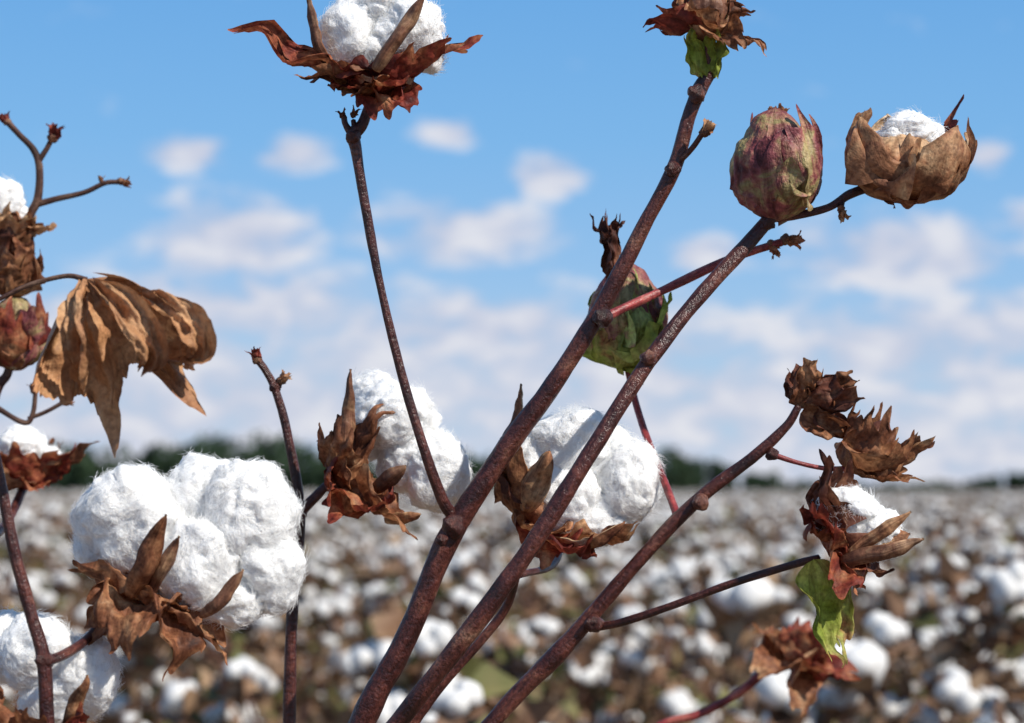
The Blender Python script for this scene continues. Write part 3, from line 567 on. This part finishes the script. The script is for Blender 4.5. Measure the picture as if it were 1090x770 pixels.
stem('main_stem',[(-60,520+CZ/d*F+6,d,10),(-60,1200,d,9),(-40,600,d,7),(-8,430,d,6),(10,390,d,5),(14,300,d,5),(30,235,d,5),(40,212,d,5),(42,180,d,4.2),(36,160,d,4),(20,143,d,3.6),(8,130,d,3.6)],A5,'stemd',seed=18)
stem('twig_right',[(38,218,d,4),(60,212,d,3.2),(90,205,d,3),(112,195,d,3),(130,194,d,3)],A5,'stemd',seed=19)
stem('twig_up',[(41,172,d,3.5),(50,158,d,3),(56,146,d,3)],A5,'stemd',seed=27)
bud(A5,8,132,d,6,(-.5,0,1),'red',9); bud(A5,56,150,d,9,(.2,-.1,1),'red',10); bud(A5,128,195,d,6,(1,0,.1),'brown',11); bud(A5,108,194,d,3.5,(0,0,1),'brown',12)
stem('low_twig',[(-10,430,d,3.5),(25,450,d,3),(35,440,d,2.5),(38,415,d,2.5)],A5,'stemd',seed=28); stem('low_twig_2',[(30,446,d,2.5),(50,438,d,2.5),(68,428,d,2.5)],A5,'stemd',seed=29)
bud(A5,36,418,d,5,(-.2,0,1),'dark',13); bud(A5,68,430,d,5,(1,0,.3),'brown',14)
B=empty('open_cotton_boll')
lint(B,5,215,d,[(2,215,0,24,26,22),(16,230,4,16,14,14)],fib=1200)
for i,(y,az,an,L,Wd,mt) in enumerate([(285,-60,[60,20,0,30],60,30,'dark'),(285,-130,[60,20,0],56,32,'brown'),(285,10,[60,30,0,60],56,26,'brown'),(262,-70,[60,50,30],48,30,'tan'),(262,0,[60,60,60],48,24,'tan'),(262,-100,[60,40,20],46,30,'tan'),(320,-80,[60,20,0],60,38,'brown'),(320,-30,[60,30,0],58,30,'brown'),(320,0,[60,30,0],50,24,'brown')]):
    bract(B,'bract_%d'%i,at(10,y,d),(.1,-.1,1),az,an,px(L,d),px(Wd,d),mt,cup=1.0,teeth=4,amp=.35,seed=300+i,crump=.14)
B=empty('closed_cotton_boll')
ovoid(B,'boll_body',14,356,d,30,33,(.1,-.1,1),'boll',seed=.4)
for i,(az,an,mt) in enumerate([(-90,[85,35,0,-10],'red'),(-20,[85,35,0,-5],'red'),(180,[85,35,0,-10],'red'),(-45,[85,32,0,0],'boll'),(-130,[85,30,0,0],'brown'),(60,[85,25,0,10],'brown')]):
    bract(B,'bract_%d'%i,at(12,394,d),(.1,-.1,1),az,an,px(80,d),px(34,d),mt,cup=1.0,teeth=5,amp=.3,seed=320+i,crump=.07)
# --- dried leaf: one crumpled palmate blade, hanging from its petiole
def ribbon_geo(P,Wd,seed,crump,pleat,ref,cup,NT=25,n=10):
    pts,wd=catmull(P,Wd,n); V=[];UV=[];Fc=[]; off=Vector((seed*5.1,seed*2.3,0))
    for i,p in enumerate(pts):
        T=(pts[min(i+1,len(pts)-1)]-pts[max(i-1,0)]).normalized(); la=T.cross(ref).normalized(); nn=la.cross(T).normalized(); s=i/(len(pts)-1)
        for j in range(NT):
            t=-1+2*j/(NT-1); ww=wd[i]*(1+.25*noise.noise(Vector((s*5,seed*3.3,math.copysign(1,t)*2)))*abs(t)+.12*noise.noise(Vector((s*16,seed,math.copysign(1,t))))*abs(t))
            q=Vector((t*1.3,s*3,0))+off
            z=noise.noise(q)*1.0+.5*noise.noise(q*2.4)+.25*noise.noise(q*5.5)+.12*noise.noise(q*11)
            z=z*crump+cup*wd[i]*(t*t-.3)+pleat*math.cos(t*7+seed+s*1.5)*(.4+.6*s)
            V.append(p+la*(ww*t*math.cos(.5*cup*t))+nn*z); UV.append(((t+1)/2*.35+seed*.3,s*1.3+seed))
    for i in range(len(pts)-1):
        for j in range(NT-1):
            a=i*NT+j; Fc.append((a,a+1,a+NT+1,a+NT))
    return V,Fc,UV
B=empty('dried_leaf'); d=.995
PR=[(6,30),(0,58),(-8,84),(-16,118),(-22,150),(-27,160),(-33,161),(-38,148),(-41,134),(-43,138),(-45.5,174),(-48,198),(-51,170),(-54,130),(-58,108),(-63,100),(-68,114),(-73,142),(-77,184),(-79,196),(-82,168),(-87,138),(-92,124),(-98,130),(-104,136),(-110,138),(-116,130),(-120,106),(-124,70),(-128,40)]
def RR(a):
    for (p,q),(r_,s_) in zip(PR,PR[1:]):
        if r_<=a<=p: return q+(s_-q)*(p-a)/(p-r_)
    return 30
NA=240;NR=56; V=[];UV=[];Fc=[]; k=d/F; o0=at(92,297,d)
for i in range(NR+1):
    s=i/NR
    for j in range(NA+1):
        ad=6-134*j/NA; a=math.radians(ad+4.0*noise.noise(Vector((s*3,ad*.05,2)))*s); R=RR(ad)*(1+.05*noise.noise(Vector((ad*.25,0,5)))+.035*noise.noise(Vector((ad*.8,0,9))))
        r=R*s*k; rn=r/(150*k)
        x=math.cos(a)*r; z=math.sin(a)*r
        ridge=0
        for c_,w_,h_ in ((-22,16,.9),(-48,6,1.0),(-78,8,1.1),(-110,11,1.0),(-94,5,.4)):
            cc=c_+6*noise.noise(Vector((s*2.5,c_,0)))
            ridge=max(ridge,h_*math.exp(-((ad-cc)/w_)**2))
        q=Vector((x*22,z*22,3)); y=-.022*ridge*rn**.9+.010*rn
        y+=(.015*noise.noise(q)+.009*noise.noise(q*2.3)+.004*noise.noise(q*5)+.0014*noise.noise(q*12))*min(1,rn*3)
        rr_=abs(noise.noise(Vector((x*50,z*50,8)))); y-=.0045*max(0,1-rr_*7)*min(1,rn*2)
        cu=max(0,s-.7)/.3; y-=cu**2*.018*(1 if ad>-40 or ad<-100 else .4); x-=cu**2*.007*(1 if ad>-40 else -1 if ad<-100 else 0)
        V.append(o0+Vector((x,y,z))); UV.append((ad*.012,s*1.2))
for i in range(NR):
    for j in range(NA):
        a=i*(NA+1)+j; Fc.append((a,a+1,a+NA+2,a+NA+1))
mesh_obj('leaf_blade',V,Fc,M['leaf'],B,UV)
for i,(pl,ref,cr,ple,cup) in enumerate([
  ([(100,300,-.014,4),(128,322,-.022,17),(150,350,-.028,20),(162,378,-.026,15),(150,396,-.018,5)],(.4,-1,.1),.005,.002,.8),
  ([(150,312,-.012,6),(184,330,-.026,18),(206,352,-.03,20),(212,376,-.024,13),(196,390,-.014,3)],(.2,-1,.6),.005,.001,.9),
  ([(90,300,-.01,4),(78,330,-.026,14),(80,360,-.03,16),(86,392,-.026,12),(90,418,-.016,3)],(-.4,-1,.0),.005,.002,.7)]):
    P=[at(a,b,d+c) for a,b,c,w in pl]; Wd=[w*d/F for a,b,c,w in pl]
    V,Fc,UV=ribbon_geo(P,Wd,i+1,cr,ple,Vector(ref).normalized(),cup); mesh_obj('curled_fold_%d'%(i+1),V,Fc,M['leaf'],B,UV)
# =============== CAMERA
cam=bpy.data.cameras.new('camera'); co=link(bpy.data.objects.new('camera',cam)); co.location=(0,0,CZ); co.rotation_euler=(math.pi/2,0,0)
cam.lens=80; cam.sensor_width=36; cam.shift_y=135/1090; cam.clip_start=.05; cam.clip_end=6000
cam.dof.use_dof=True; cam.dof.focus_distance=1.1; cam.dof.aperture_fstop=10.5
S.camera=co
S.view_settings.view_transform='Standard'; S.view_settings.look='None'; S.view_settings.exposure=0
